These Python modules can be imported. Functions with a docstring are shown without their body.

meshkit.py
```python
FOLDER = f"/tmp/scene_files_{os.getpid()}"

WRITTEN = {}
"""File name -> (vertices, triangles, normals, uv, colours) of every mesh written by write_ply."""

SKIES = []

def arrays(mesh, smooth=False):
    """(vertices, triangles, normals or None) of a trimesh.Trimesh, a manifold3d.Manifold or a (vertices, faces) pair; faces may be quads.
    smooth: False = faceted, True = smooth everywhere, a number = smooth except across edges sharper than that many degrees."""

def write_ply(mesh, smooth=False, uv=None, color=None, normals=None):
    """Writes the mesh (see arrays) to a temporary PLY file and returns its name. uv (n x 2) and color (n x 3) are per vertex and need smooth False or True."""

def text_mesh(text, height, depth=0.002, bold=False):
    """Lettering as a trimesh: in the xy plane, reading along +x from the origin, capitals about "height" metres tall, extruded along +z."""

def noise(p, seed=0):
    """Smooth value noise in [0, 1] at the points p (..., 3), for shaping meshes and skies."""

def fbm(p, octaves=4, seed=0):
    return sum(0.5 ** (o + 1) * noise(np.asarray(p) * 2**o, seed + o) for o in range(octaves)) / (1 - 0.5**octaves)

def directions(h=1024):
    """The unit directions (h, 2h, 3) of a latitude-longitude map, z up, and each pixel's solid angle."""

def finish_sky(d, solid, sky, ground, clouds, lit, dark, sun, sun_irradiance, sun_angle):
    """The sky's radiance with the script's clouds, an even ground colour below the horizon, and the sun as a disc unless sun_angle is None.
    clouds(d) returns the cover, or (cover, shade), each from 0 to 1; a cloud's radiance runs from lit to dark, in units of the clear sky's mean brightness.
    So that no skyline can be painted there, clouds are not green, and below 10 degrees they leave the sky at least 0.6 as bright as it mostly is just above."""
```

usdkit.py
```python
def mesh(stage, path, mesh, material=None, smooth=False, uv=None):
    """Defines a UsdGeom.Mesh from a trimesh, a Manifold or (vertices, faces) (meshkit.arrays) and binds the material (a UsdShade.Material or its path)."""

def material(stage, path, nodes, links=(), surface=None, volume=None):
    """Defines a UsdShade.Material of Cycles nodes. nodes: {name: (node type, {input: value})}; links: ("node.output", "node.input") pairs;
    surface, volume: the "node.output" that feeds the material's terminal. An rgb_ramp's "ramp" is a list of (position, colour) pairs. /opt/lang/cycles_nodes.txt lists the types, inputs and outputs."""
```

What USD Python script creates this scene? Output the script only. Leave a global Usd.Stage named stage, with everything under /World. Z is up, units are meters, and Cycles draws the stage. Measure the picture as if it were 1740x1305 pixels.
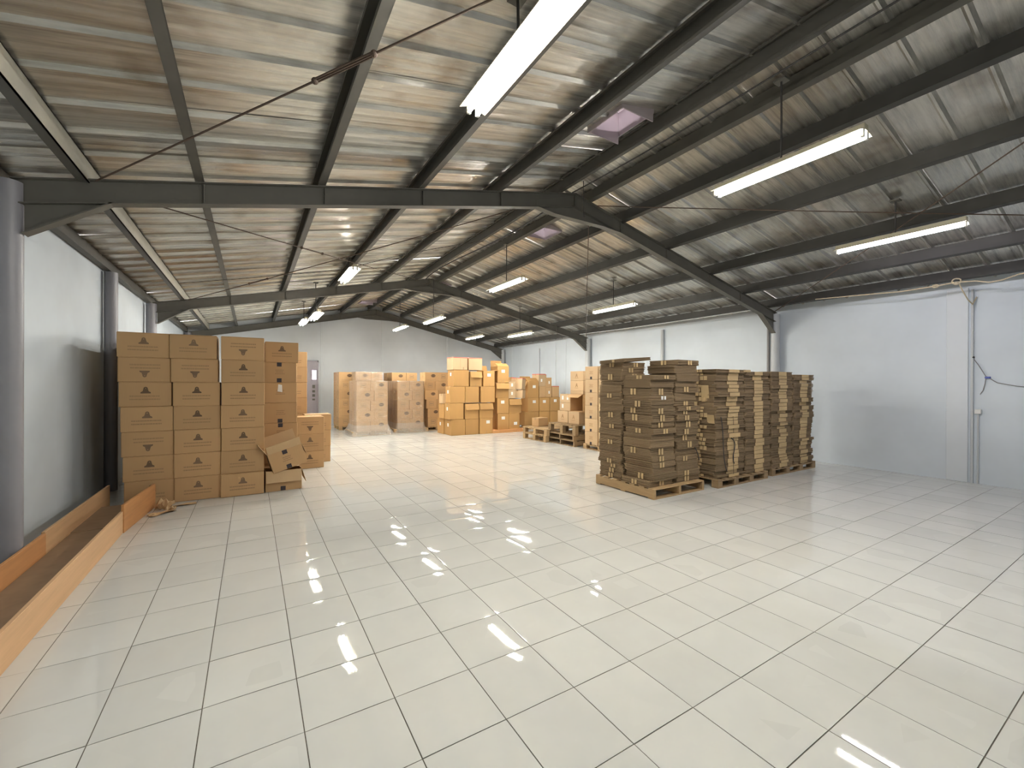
import math, random
import numpy as np, trimesh, usdkit
from pxr import Usd, UsdGeom, UsdLux, UsdShade, Gf, Sdf, Vt
from shapely.geometry import Polygon, Point, box as sbox
from shapely import union_all
from meshkit import fbm, noise

R = random.Random(7)
stage = Usd.Stage.CreateInMemory()
UsdGeom.Xform.Define(stage, '/World')
UsdGeom.Scope.Define(stage, '/World/Looks')
stage.SetDefaultPrim(stage.GetPrimAtPath('/World'))

# ---------------------------------------------------------------- camera, sky, exposure
EXPOSURE = 1.83
TUBE_POWER = 62.0
SKY_POWER = 1.0
F_PX, YAW, PITCH, ROLL = 724.17, -.54851, -.00136, .00355
EYE = np.array([-1.40384, -1.28258, 1.54441])
_cy, _sy = math.cos(YAW), math.sin(YAW)
fwd = np.array([-_sy*math.cos(PITCH), _cy*math.cos(PITCH), math.sin(PITCH)])
_r = np.array([_cy, _sy, 0.]); _u = np.cross(_r, fwd)
right = math.cos(ROLL)*_r + math.sin(ROLL)*_u
up = -math.sin(ROLL)*_r + math.cos(ROLL)*_u
cam = UsdGeom.Camera.Define(stage, '/World/camera')
cam.AddTransformOp().Set(Gf.Matrix4d(*right, 0, *up, 0, *(-fwd), 0, *EYE, 1))
cam.CreateHorizontalApertureAttr(36.0)
cam.CreateFocalLengthAttr(36.0*F_PX/1740)
cam.CreateClippingRangeAttr(Gf.Vec2f(.05, 200))
cam.CreateExposureAttr(EXPOSURE)
dome = UsdLux.DomeLight.Define(stage, '/World/sky')
dome.CreateIntensityAttr(SKY_POWER)
dome.CreateColorAttr(Gf.Vec3f(.95, .93, 1.0))

# ---------------------------------------------------------------- materials
L = '/World/Looks/'
def mat(name, nodes, links=(), surface='p.BSDF'):
    return usdkit.material(stage, L+name, nodes, links, surface=surface)
def plain(name, col, rough=.5, metal=0., vary=.0, nscale=6., namt=.0, bump=0., bscale=300., stretch=(1,1,1), spec=.5):
    """colour with per-object variation, soft noise and a fine bump"""
    n = {'p': ('principled_bsdf', {'roughness': rough, 'metallic': metal, 'base_color': col, 'specular_ior_level': spec})}
    l = []
    if vary or namt:
        n |= {'oi': ('object_info', {}), 'tc': ('texture_coordinate', {}), 'mp': ('mapping', {'scale': stretch}),
              'nz': ('noise_texture', {'scale': nscale, 'detail': 4., 'roughness': .6}),
              'm1': ('math', {'math_type': 'multiply_add', 'value2': 2*vary, 'value3': 1-vary}),
              'm2': ('math', {'math_type': 'multiply_add', 'value2': 2*namt, 'value3': 1-namt}),
              'm3': ('math', {'math_type': 'multiply'}), 'h': ('hsv', {'color': col})}
        l += [('oi.random', 'm1.value1'), ('tc.object', 'mp.vector'), ('mp.vector', 'nz.vector'), ('nz.fac', 'm2.value1'),
              ('m1.value', 'm3.value1'), ('m2.value', 'm3.value2'), ('m3.value', 'h.value'), ('h.color', 'p.base_color')]
    if bump:
        n |= {'tb': ('texture_coordinate', {}), 'mb': ('mapping', {'scale': stretch}), 'nb': ('noise_texture', {'scale': bscale, 'detail': 3.}), 'b': ('bump', {'strength': bump, 'distance': .002})}
        l += [('tb.object', 'mb.vector'), ('mb.vector', 'nb.vector'), ('nb.fac', 'b.height'), ('b.normal', 'p.normal')]
    return mat(name, n, l)
def card(name, col, vary=.10): return plain(name, col, .75, 0, vary, 3., .10, .25, 90., (1, 1, .12), .25)

KRAFT = card('kraft', (.52, .33, .165), .07)
KRAFT_IN = card('kraft_inside', (.56, .39, .22))
ORANGE = card('kraft_orange', (.47, .27, .103))
PALE = card('kraft_pale', (.56, .395, .235))
FLAT = card('flat_card', (.255, .18, .105), .13)
FLAT_LIGHT = card('flat_card_light', (.55, .40, .215), .06)
INK = plain('ink', (.19, .125, .075), .7, 0, .25, spec=.2)
INK_DARK = plain('ink_dark', (.075, .05, .04), .7, spec=.2)
INK_SOFT = plain('ink_soft', (.37, .24, .125), .7, spec=.2)
INK_GREY = plain('ink_grey', (.36, .25, .14), .7, spec=.2)
TAPE_DARK = plain('dark_tape', (.035, .025, .03), .35)
TAPE = plain('tape', (.40, .26, .13), .25)
PAPER = plain('paper', (.82, .81, .78), .6)
RED = plain('red_print', (.60, .12, .11), .6)
WOOD = plain('pallet_wood', (.42, .28, .14), .7, 0, .15, 5., .25, .2, 60., (1, 1, 8))
WOOD_GREY = plain('pallet_wood_old', (.28, .19, .10), .75, 0, .15, 5., .3, .2, 60., (1, 1, 8))
PLY = plain('plywood', (.50, .24, .09), .6, 0, .08, 4., .25, .15, 40., (6, .4, 6))
PLY_PALE = plain('plywood_pale', (.58, .36, .19), .6, 0, .08, 4., .2, .15, 40., (6, .4, 6))
PLATE = plain('dusty_board', (.28, .19, .115), .8, 0, .05, 7., .25)
STEEL = plain('dark_steel', (.115, .108, .09), .55, .0, .08, 4., .25, .1, 80.)
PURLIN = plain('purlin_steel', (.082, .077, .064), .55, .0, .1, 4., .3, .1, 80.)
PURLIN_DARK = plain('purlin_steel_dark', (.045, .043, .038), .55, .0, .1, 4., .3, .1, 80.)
EAVE = plain('eave_paint', (.36, .34, .28), .6, 0, 0, 3., .25)
COLUMN = plain('column_paint', (.23, .225, .245), .45, 0, .05, 3., .15)
COLUMN_PALE = plain('column_paint_pale', (.50, .52, .53), .45, 0, .05, 3., .10)
RUST = plain('rusty_rod', (.085, .055, .038), .7, .0, 0, 10., .3)
PIPE = plain('conduit', (.52, .54, .55), .4)
WIRE = plain('wire', (.04, .037, .035), .6)
WIRE_GREY = plain('grey_wire', (.25, .24, .24), .6)
WIRE_BLUE = plain('blue_plug', (.10, .13, .42), .5)
ROPE = plain('rope', (.55, .47, .33), .8, 0, 0, 60., .3)
ENAMEL = plain('enamel', (.46, .42, .30), .35)
CAP = plain('lamp_cap', (.75, .74, .70), .4)
VENT = mat('vent_pink', {'d': ('diffuse_bsdf', {'color': (.62, .56, .58)}), 't': ('translucent_bsdf', {'color': (.46, .42, .43)}), 'm': ('mix_closure', {'fac': .45})},
           [('d.BSDF', 'm.closure1'), ('t.BSDF', 'm.closure2')], 'm.closure')
DOOR = plain('door_paint', (.33, .30, .33), .5, 0, 0, 5., .15)
GLOW = mat('lit_window', {'e': ('emission', {'color': (1, .80, .95), 'strength': 6.})}, [], 'e.emission')
def tube_mat(name, col, k=1.): return mat(name, {'e': ('emission', {'color': col, 'strength': TUBE_POWER*k})}, [], 'e.emission')
TUBE = tube_mat('lit_tube', (1, .97, .90))
TUBE_COOL = tube_mat('lit_tube_cool', (.90, .87, 1.0))

# wall paint with faint blotches
def wallmat(name, col, blot=.12):
    return mat(name, {'tc': ('geometry', {}), 'n1': ('noise_texture', {'scale': .55, 'detail': 5., 'roughness': .6}), 'n2': ('noise_texture', {'scale': 25., 'detail': 3.}),
        'r': ('map_range', {'from_min': .3, 'from_max': .7, 'to_min': 1-blot, 'to_max': 1+blot*.5}), 'h': ('hsv', {'color': col}), 'b': ('bump', {'strength': .15, 'distance': .004}),
        'p': ('principled_bsdf', {'roughness': .6, 'specular_ior_level': .3})},
        [('tc.position', 'n1.vector'), ('tc.position', 'n2.vector'), ('n1.fac', 'r.value'), ('r.result', 'h.value'), ('h.color', 'p.base_color'), ('n2.fac', 'b.height'), ('b.normal', 'p.normal')])
WALL = wallmat('wall_paint', (.60, .655, .70))
WALL_BACK = wallmat('wall_paint_back', (.57, .60, .62))
PILASTER = wallmat('pilaster_paint', (.64, .68, .71))

# glazed floor tile: white with a slight tone per tile, cloudy dust that dulls the gloss
TILE = mat('floor_tile', {'g': ('geometry', {}), 'ad': ('vector_math', {'math_type': 'add', 'vector2': (40, 40, 0)}), 'sc': ('vector_math', {'math_type': 'multiply', 'vector2': (2.5, 2.5, 0)}), 'fl': ('vector_math', {'math_type': 'floor'}),
    'wn': ('white_noise_texture', {'dimensions': '3D'}), 'mr': ('map_range', {'from_min': 0., 'from_max': 1., 'to_min': .955, 'to_max': 1.03}),
    'nz': ('noise_texture', {'scale': 1.4, 'detail': 6., 'roughness': .65}), 'rr': ('map_range', {'from_min': .3, 'from_max': .75, 'to_min': .012, 'to_max': .05}),
    'mv': ('map_range', {'from_min': .3, 'from_max': .7, 'to_min': .95, 'to_max': 1.03}), 'mm': ('math', {'math_type': 'multiply'}),
    'h': ('hsv', {'color': (.675, .68, .65)}), 'p': ('principled_bsdf', {'ior': 1.45})},
    [('g.position', 'ad.vector1'), ('ad.vector', 'sc.vector1'), ('sc.vector', 'fl.vector1'), ('fl.vector', 'wn.vector'), ('wn.value', 'mr.value'), ('g.position', 'nz.vector'),
     ('nz.fac', 'rr.value'), ('rr.result', 'p.roughness'), ('nz.fac', 'mv.value'), ('mr.result', 'mm.value1'), ('mv.result', 'mm.value2'), ('mm.value', 'h.value'), ('h.color', 'p.base_color')])
GROUT = plain('grout', (.16, .145, .12), .85, 0, 0, 3., .35)

# galvanised roofing: dull metal, streaks of grime running down the slope
def roofmat(name, tint):
    return mat(name, {'g': ('geometry', {}), 'mp': ('mapping', {'scale': (.5, 7., .5)}), 'n1': ('noise_texture', {'scale': 1.6, 'detail': 6., 'roughness': .65}),
        'n2': ('noise_texture', {'scale': 2.2, 'detail': 5.}), 'cr': ('rgb_ramp', {'ramp': [(.0, tuple(.45*c for c in tint)), (.42, tuple(.85*c for c in tint)), (.62, tint), (1., tuple(1.25*c for c in tint))]}),
        'br': ('rgb_ramp', {'ramp': [(.0, (.0, .0, .0)), (.55, (0., 0., 0.)), (.72, (1., 1., 1.))]}), 'mx': ('mix_color', {'b': (.20, .145, .095)}), 'mu': ('math', {'math_type': 'multiply', 'value2': .6}),
        'rr': ('map_range', {'from_min': .3, 'from_max': .75, 'to_min': .22, 'to_max': .46}), 'bu': ('bump', {'strength': .08, 'distance': .01}),
        'p': ('principled_bsdf', {'metallic': .78})},
        [('g.position', 'mp.vector'), ('mp.vector', 'n1.vector'), ('g.position', 'n2.vector'), ('n1.fac', 'cr.fac'), ('n2.fac', 'br.fac'), ('br.color', 'mu.value1'), ('mu.value', 'mx.fac'), ('cr.color', 'mx.a'),
         ('mx.result', 'p.base_color'), ('n1.fac', 'rr.value'), ('rr.result', 'p.roughness'), ('n2.fac', 'bu.height'), ('bu.normal', 'p.normal')])
ROOF = [roofmat('roof_sheet_a', (.60, .58, .525)), roofmat('roof_sheet_b', (.53, .505, .445)), roofmat('roof_sheet_c', (.65, .635, .585))]
# stretch film: mostly clear, wrinkled gloss
def filmmat(name, fac, milk):
    return mat(name, {'g': ('geometry', {}), 'mp': ('mapping', {'scale': (7, 7, 5)}), 'n': ('noise_texture', {'scale': 1.6, 'detail': 3., 'distortion': 1.5}), 'b': ('bump', {'strength': 1., 'distance': .05}),
    't': ('transparent_bsdf', {'color': (.95, .94, .92)}), 'gl': ('glossy_bsdf', {'roughness': .07, 'color': (1, 1, 1)}), 'd': ('diffuse_bsdf', {'color': (.62, .59, .54)}), 'm0': ('mix_closure', {'fac': 1-milk}), 'm': ('mix_closure', {'fac': fac})},
    [('g.position', 'mp.vector'), ('mp.vector', 'n.vector'), ('n.fac', 'b.height'), ('b.normal', 'gl.normal'), ('d.BSDF', 'm0.closure1'), ('gl.BSDF', 'm0.closure2'), ('t.BSDF', 'm.closure1'), ('m0.closure', 'm.closure2')], 'm.closure')
FILM = filmmat('stretch_film', .24, .36); SKIRT = filmmat('gathered_film', .42, .6)

# ---------------------------------------------------------------- helpers
used = {}
def numbered(parent, name):
    k = (parent, name); n = used.get(k, 0); used[k] = n+1
    return f'{parent}/{name}' if n == 0 else f'{parent}/{name}_{n:03d}'
def ppath(parent): return '/World' if parent is None else str(parent.GetPath())
def obj(name, mesh, m, parent=None, smooth=False):
    return usdkit.mesh(stage, numbered(ppath(parent), name), mesh, m, smooth=smooth).GetPrim()
def tag(o, label=None, cat=None, group=None, kind=None):
    for k, v in (('label', label), ('category', cat), ('group', group), ('kind', kind)):
        if v: o.SetCustomDataByKey(k, v)
    return o
def thing(name, label, cat, loc=(0, 0, 0), rz=0., group=None, tilt=None, kind=None):
    x = UsdGeom.Xform.Define(stage, numbered('/World', name))
    x.AddTranslateOp().Set(Gf.Vec3d(*map(float, loc)))
    if rz: x.AddRotateZOp().Set(float(rz))
    if tilt:
        x.AddRotateXYZOp(opSuffix='tilt').Set(Gf.Vec3f(*map(float, tilt)))
    return tag(x.GetPrim(), label, cat, group, kind)
def dup(src, label, cat, loc, rz=0., group=None, tilt=None):
    r = thing(src.GetName().rstrip('0123456789').rstrip('_'), label, cat, loc, rz, group, tilt)
    r.GetReferences().AddInternalReference(src.GetPath()); r.SetInstanceable(True)
    return r
protos = {}
def make(key, builder, name, label, cat, loc, rz=0., group=None, tilt=None):
    """first use builds the thing in place; later uses reference it"""
    if key in protos: return dup(protos[key], label, cat, loc, rz, group, tilt)
    t = thing(name, label, cat, loc, rz, group, tilt)
    builder(t); protos[key] = t
    return t
def cat_(*ms): return trimesh.util.concatenate([m for m in ms])
def bx(x0, x1, y0, y1, z0, z1):
    m = trimesh.creation.box((x1-x0, y1-y0, z1-z0)); m.apply_translation(((x0+x1)/2, (y0+y1)/2, (z0+z1)/2)); return m
def cbx(x0, x1, y0, y1, z0, z1, c=.005):
    P = []
    for a in (0, 1):
        for b in (0, 1):
            for d in (0, 1):
                X, Y, Z = (x0, x1)[a], (y0, y1)[b], (z0, z1)[d]
                sx, sy, sz = (c, -c)[a], (c, -c)[b], (c, -c)[d]
                P += [(X, Y+sy, Z+sz), (X+sx, Y, Z+sz), (X+sx, Y+sy, Z)]
    return trimesh.convex.convex_hull(np.array(P))
def tube(pts, r, n=6, closed=False):
    pts = np.asarray(pts, float); T = np.gradient(pts, axis=0); T /= np.linalg.norm(T, axis=1)[:, None]+1e-12
    v, f = [], []
    a0 = np.array([0, 0, 1.]) if abs(T[0][2]) < .9 else np.array([1., 0, 0])
    for p, t in zip(pts, T):
        s = np.cross(t, a0); s /= np.linalg.norm(s)+1e-12; w = np.cross(s, t); a0 = w
        for k in range(n):
            a = 2*math.pi*k/n; v.append(p+r*(math.cos(a)*s+math.sin(a)*w))
    for i in range(len(pts)-1):
        for k in range(n):
            a, b = i*n+k, i*n+(k+1) % n
            f += [(a, b, b+n), (a, b+n, a+n)]
    if not closed:
        for base, flip in ((0, 1), ((len(pts)-1)*n, 0)):
            for k in range(1, n-1): f.append((base, base+k+1, base+k) if flip else (base, base+k, base+k+1))
    m = trimesh.Trimesh(np.array(v), np.array(f), process=False); 
    return m
def beam(p0, p1, w, h, upv=(0, 0, 1)):
    """rectangular bar from p0 to p1: w across, h along upv"""
    p0, p1, upv = (np.asarray(q, float) for q in (p0, p1, upv)); d = p1-p0; l = np.linalg.norm(d); d /= l
    s = np.cross(d, upv); s /= np.linalg.norm(s); w_ = np.cross(s, d)
    m = trimesh.creation.box((l, w, h)); M = np.eye(4); M[:3, 0], M[:3, 1], M[:3, 2], M[:3, 3] = d, s, w_, (p0+p1)/2
    if np.linalg.det(M[:3, :3]) < 0: M[:3, 1] *= -1
    m.apply_transform(M); return m
def cyl(c0, c1, r, n=16): return tube([c0, (np.asarray(c0, float)+np.asarray(c1, float))/2, c1], r, n)
def ext(poly, d): return trimesh.creation.extrude_polygon(poly, d, engine='earcut')
def xz(m, y):
    """a mesh extruded in xy, stood up in the xz plane at y (thickness towards +y)"""
    M = np.array([[1, 0, 0, 0], [0, 0, -1, y], [0, 1, 0, 0], [0, 0, 0, 1.]]); m.apply_transform(M); m.apply_translation((0, 0, 0)); return m
WORDS = 'first second third fourth fifth sixth seventh eighth ninth tenth eleventh twelfth thirteenth fourteenth fifteenth sixteenth seventeenth eighteenth nineteenth twentieth'.split()
def nth(k):
    if k < 20: return WORDS[k]
    return {2: 'twenty-', 3: 'thirty-'}[(k+1)//10]+WORDS[(k+1) % 10-1] if (k+1) % 10 else {2: 'twentieth', 3: 'thirtieth'}[(k+1)//10]

# ---------------------------------------------------------------- the room
XL, XR, YF, YB = -3.2, 8.3, -2.62, 15.32
XRIDGE, ZRIDGE, SL, SR = 2.62, 4.32, .213, -.225
PD = .15                                   # purlin depth: the sheets lie on the purlins
def ztop(x): return ZRIDGE + (SL if x < XRIDGE else SR)*(x-XRIDGE)
T0 = .4
def project(P):
    q = np.asarray(P, float)-EYE; d = q@fwd
    return 870+F_PX*(q@right)/d, 652.5-F_PX*(q@up)/d, d

# floor: a grout bed and glazed tiles, each very slightly domed and tilted
floor = tag(UsdGeom.Xform.Define(stage, numbered('/World', 'floor')).GetPrim(), kind='structure')
obj('grout_bed', bx(XL-.1, XR+.1, YF-.1, YB+.1, -.12, -.0035), GROUT, floor)
U = np.array([-1, -.66, 0., .66, 1])
def tile(x0, x1, y0, y1, rnd):
    g = .0024; x0 += g; x1 -= g; y0 += g; y1 -= g
    cx, cy, hx, hy = (x0+x1)/2, (y0+y1)/2, (x1-x0)/2, (y1-y0)/2
    a = rnd.uniform(.0004, .0013); tx, ty = rnd.gauss(0, .0011), rnd.gauss(0, .0011)
    v, n = [], []
    for q in U:
        for p in U:
            z = -a*(p**4+q**4)+tx*p*hx+ty*q*hy
            nx = 4*a*p**3/hx-tx; ny = 4*a*q**3/hy-ty
            v.append((cx+p*hx, cy+q*hy, z)); l = math.sqrt(1+nx*nx+ny*ny); n.append((nx/l, ny/l, 1/l))
    f = []
    for j in range(4):
        for i in range(4):
            k = j*5+i; f += [(k, k+1, k+6), (k, k+6, k+5)]
    for (ia, ib, nn) in ((0, 4, (0, -1, 0)), (4, 24, (1, 0, 0)), (24, 20, (0, 1, 0)), (20, 0, (-1, 0, 0))):
        b = len(v); va, vb = v[ia], v[ib]
        v += [va, vb, (vb[0], vb[1], -.0036), (va[0], va[1], -.0036)]; n += [nn]*4
        f += [(b, b+2, b+1), (b, b+3, b+2)]
    return v, f, n
def raw_mesh(path, v, f, n, m):
    g = UsdGeom.Mesh.Define(stage, path)
    g.CreatePointsAttr(Vt.Vec3fArray.FromNumpy(np.asarray(v, np.float32)))
    g.CreateFaceVertexCountsAttr(Vt.IntArray.FromNumpy(np.full(len(f), 3, np.int32)))
    g.CreateFaceVertexIndicesAttr(Vt.IntArray.FromNumpy(np.asarray(f, np.int32).ravel()))
    g.CreateSubdivisionSchemeAttr('none')
    g.CreateNormalsAttr(Vt.Vec3fArray.FromNumpy(np.asarray(n, np.float32))); g.SetNormalsInterpolation('vertex')
    UsdShade.MaterialBindingAPI.Apply(g.GetPrim()).Bind(m)
    return g.GetPrim()
tr = random.Random(3); tiles = []
for i in range(math.floor(XL/T0), math.ceil(XR/T0)):
    for j in range(math.floor(YF/T0), math.ceil(YB/T0)):
        x0, x1, y0, y1 = max(i*T0, XL), min((i+1)*T0, XR), max(j*T0, YF), min((j+1)*T0, YB)
        if x1-x0 < .03 or y1-y0 < .03: continue
        d = [project((x, y, 0)) for x, y in ((x0, y0), (x1, y0), (x1, y1), (x0, y1))]
        area = 0
        if min(q[2] for q in d) > .1:
            pg = Polygon([(q[0], q[1]) for q in d])
            if pg.is_valid: area = pg.intersection(sbox(0, 0, 1740, 1305)).area
        hid = x0 < -2.5 or (3.05 < x0 and y0 > 2.3 and x0 > 3.2 and y0 < 3.3) or (x0 < -.7 and y0 > 5.3)
        tiles.append((0 if hid else area, (x0, x1, y0, y1)))
tiles.sort(key=lambda t: -t[0])
rest = ([], [], [])
for k, (a, c) in enumerate(tiles):
    v, f, n = tile(*c, tr)
    if k < 300: raw_mesh(numbered(str(floor.GetPath()), 'tile'), v, f, n, TILE)
    else:
        b = len(rest[0]); rest[0].extend(v); rest[2].extend(n); rest[1].extend([(p+b, q+b, r+b) for p, q, r in f])
tag(raw_mesh(str(floor.GetPath())+'/far_tiles', *rest, TILE), kind='stuff')

# walls
def gable(y0, y1):
    zl, zr, zt = ztop(XL)+PD+.05, ztop(XR)+PD+.05, ZRIDGE+PD+.05
    m = ext(Polygon([(XL-.15, -.1), (XR+.15, -.1), (XR+.15, zr), (XRIDGE, zt), (XL-.15, zl)]), abs(y1-y0)); return xz(m, max(y0, y1))
tag(obj('wall_left', bx(XL-.15, XL, YF, YB, -.1, ztop(XL)+PD+.06), WALL), kind='structure')
tag(obj('wall_right', bx(XR, XR+.15, YF, YB, -.1, ztop(XR)+PD+.06), WALL), kind='structure')
wb = tag(UsdGeom.Xform.Define(stage, '/World/wall_back').GetPrim(), kind='structure')
obj('wall_face', gable(YB, YB+.15), WALL_BACK, wb)
tag(obj('wall_front', gable(YF-.15, YF), WALL), kind='structure')
# precast panel joints and pilasters
wr = tag(UsdGeom.Xform.Define(stage, '/World/trim_1').GetPrim(), kind='structure')
obj('pilaster', cbx(XR-.025, XR+.02, .71, .96, 0, ztop(XR)+.05, .006), PILASTER, wr)
for yy, w in ((10.85, .02), (11.45, .018), (14.6, .02)): obj('panel_rib', cbx(XR-.016, XR+.01, yy-w/2, yy+w/2, 0, ztop(XR)+.08, .004), PILASTER, wr)
tb = tag(UsdGeom.Xform.Define(stage, '/World/trim_2').GetPrim(), kind='structure')
for xx in (.75, 2.9, 5.6): obj('wall_joint', cbx(xx-.05, xx+.05, YB-.012, YB+.01, 0, ztop(xx)+.1, .004), WALL_BACK, tb)

# ceiling: corrugated sheets, each from eave to ridge, with openings for the vents
ceil = tag(UsdGeom.Xform.Define(stage, '/World/ceiling').GetPrim(), kind='structure')
VENTS = [(1.72, 2.16, 1.76, 2.24), (2.95, 3.38, 4.86, 5.36), (1.75, 2.25, 13.6, 14.1), (3.1, 3.5, -1.15, -.68), (3.0, 3.4, 9.9, 10.4)]
def sheet(x0, x1, y0, rnd):
    P = []; w = .76
    for base in (0, .38):
        P += [(base+.0, 0), (base+.03, 0), (base+.052, -.028), (base+.072, -.028), (base+.094, 0), (base+.17, 0), (base+.18, -.0025), (base+.20, -.0025), (base+.21, 0), (base+.275, 0), (base+.285, -.0025), (base+.305, -.0025), (base+.315, 0)]
    P.append((w+.012, 0.0))
    cuts_y, cuts_x, holes = [], [], []
    for h in VENTS:
        if h[0] < max(x0, x1) and h[1] > min(x0, x1) and h[2] < y0+w and h[3] > y0: holes.append(h)
    ys = [p[0] for p in P]; zs = [p[1] for p in P]
    for h in holes:
        for e in (h[2], h[3]):
            t = e-y0
            if 0 < t < w: cuts_y.append(t)
        cuts_x += [h[0], h[1]]
    yy = sorted(set([round(a, 5) for a in ys+cuts_y])); zz = np.interp(yy, ys, zs)
    xs = sorted(set(list(np.linspace(min(x0, x1), max(x0, x1), 7))+cuts_x))
    off = rnd.uniform(-.003, .003); ph = rnd.uniform(0, 6)
    th = .0012; v, f = [], []
    ny = len(yy)
    for layer in (0, 1):
        for x in xs:
            for t, z in zip(yy, zz):
                v.append((x, y0+t, ztop(x)+PD+.032+z+off+.003*math.sin(x*1.7+ph)+layer*th+.003))
    n1 = len(xs)*ny
    for a in range(len(xs)-1):
        for b in range(ny-1):
            xm, ym = (xs[a]+xs[a+1])/2, y0+(yy[b]+yy[b+1])/2
            if any(h[0] < xm < h[1] and h[2] < ym < h[3] for h in holes): continue
            k = a*ny+b
            f += [(k, k+1, k+ny+1), (k, k+ny+1, k+ny), (n1+k, n1+k+ny+1, n1+k+1), (n1+k, n1+k+ny, n1+k+ny+1)]
    return trimesh.Trimesh(np.array(v), np.array(f), process=False)
sr = random.Random(5); k = 0
for side in (0, 1):
    y = YF-.05
    while y < YB+.1:
        m = sheet(XL-.15, XRIDGE+.004, y, sr) if side == 0 else sheet(XRIDGE-.004, XR+.15, y, sr)
        obj('roof_sheet', m, ROOF[sr.choice((0, 0, 1, 1, 2))], ceil, 30); y += .76
obj('ridge_cap', beam((XRIDGE, YF-.1, ZRIDGE+PD+.035), (XRIDGE, YB+.1, ZRIDGE+PD+.035), .3, .012), ROOF[1], ceil)
obj('roof_deck', cat_(beam((XL-.15, (YF+YB)/2, ztop(XL-.15)+PD+.30), (1.6, (YF+YB)/2, ztop(1.6)+PD+.30), YB-YF+.3, .01), beam((3.7, (YF+YB)/2, ztop(3.7)+PD+.30), (XR+.15, (YF+YB)/2, ztop(XR+.15)+PD+.30), YB-YF+.3, .01)), ROOF[1], ceil)
for i, (x0, x1, y0, y1) in enumerate(VENTS):
    w = tag(UsdGeom.Xform.Define(stage, f'/World/window_{i+1}').GetPrim(), kind='structure')
    za, zb = ztop(x0)+PD, ztop(x1)+PD; zt = max(za, zb)+.26; zl = min(za, zb)+.0
    t = .012
    obj('curb', cat_(bx(x0-t, x0, y0-t, y1+t, za-.01, zt), bx(x1, x1+t, y0-t, y1+t, zb-.01, zt), bx(x0, x1, y0-t, y0, zl, zt), bx(x0, x1, y1, y1+t, zl, zt)), VENT, w)
    obj('lid', bx(x0-.06, x1+.06, y0-.06, y1+.06, zt, zt+.008), VENT, w)

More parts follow.
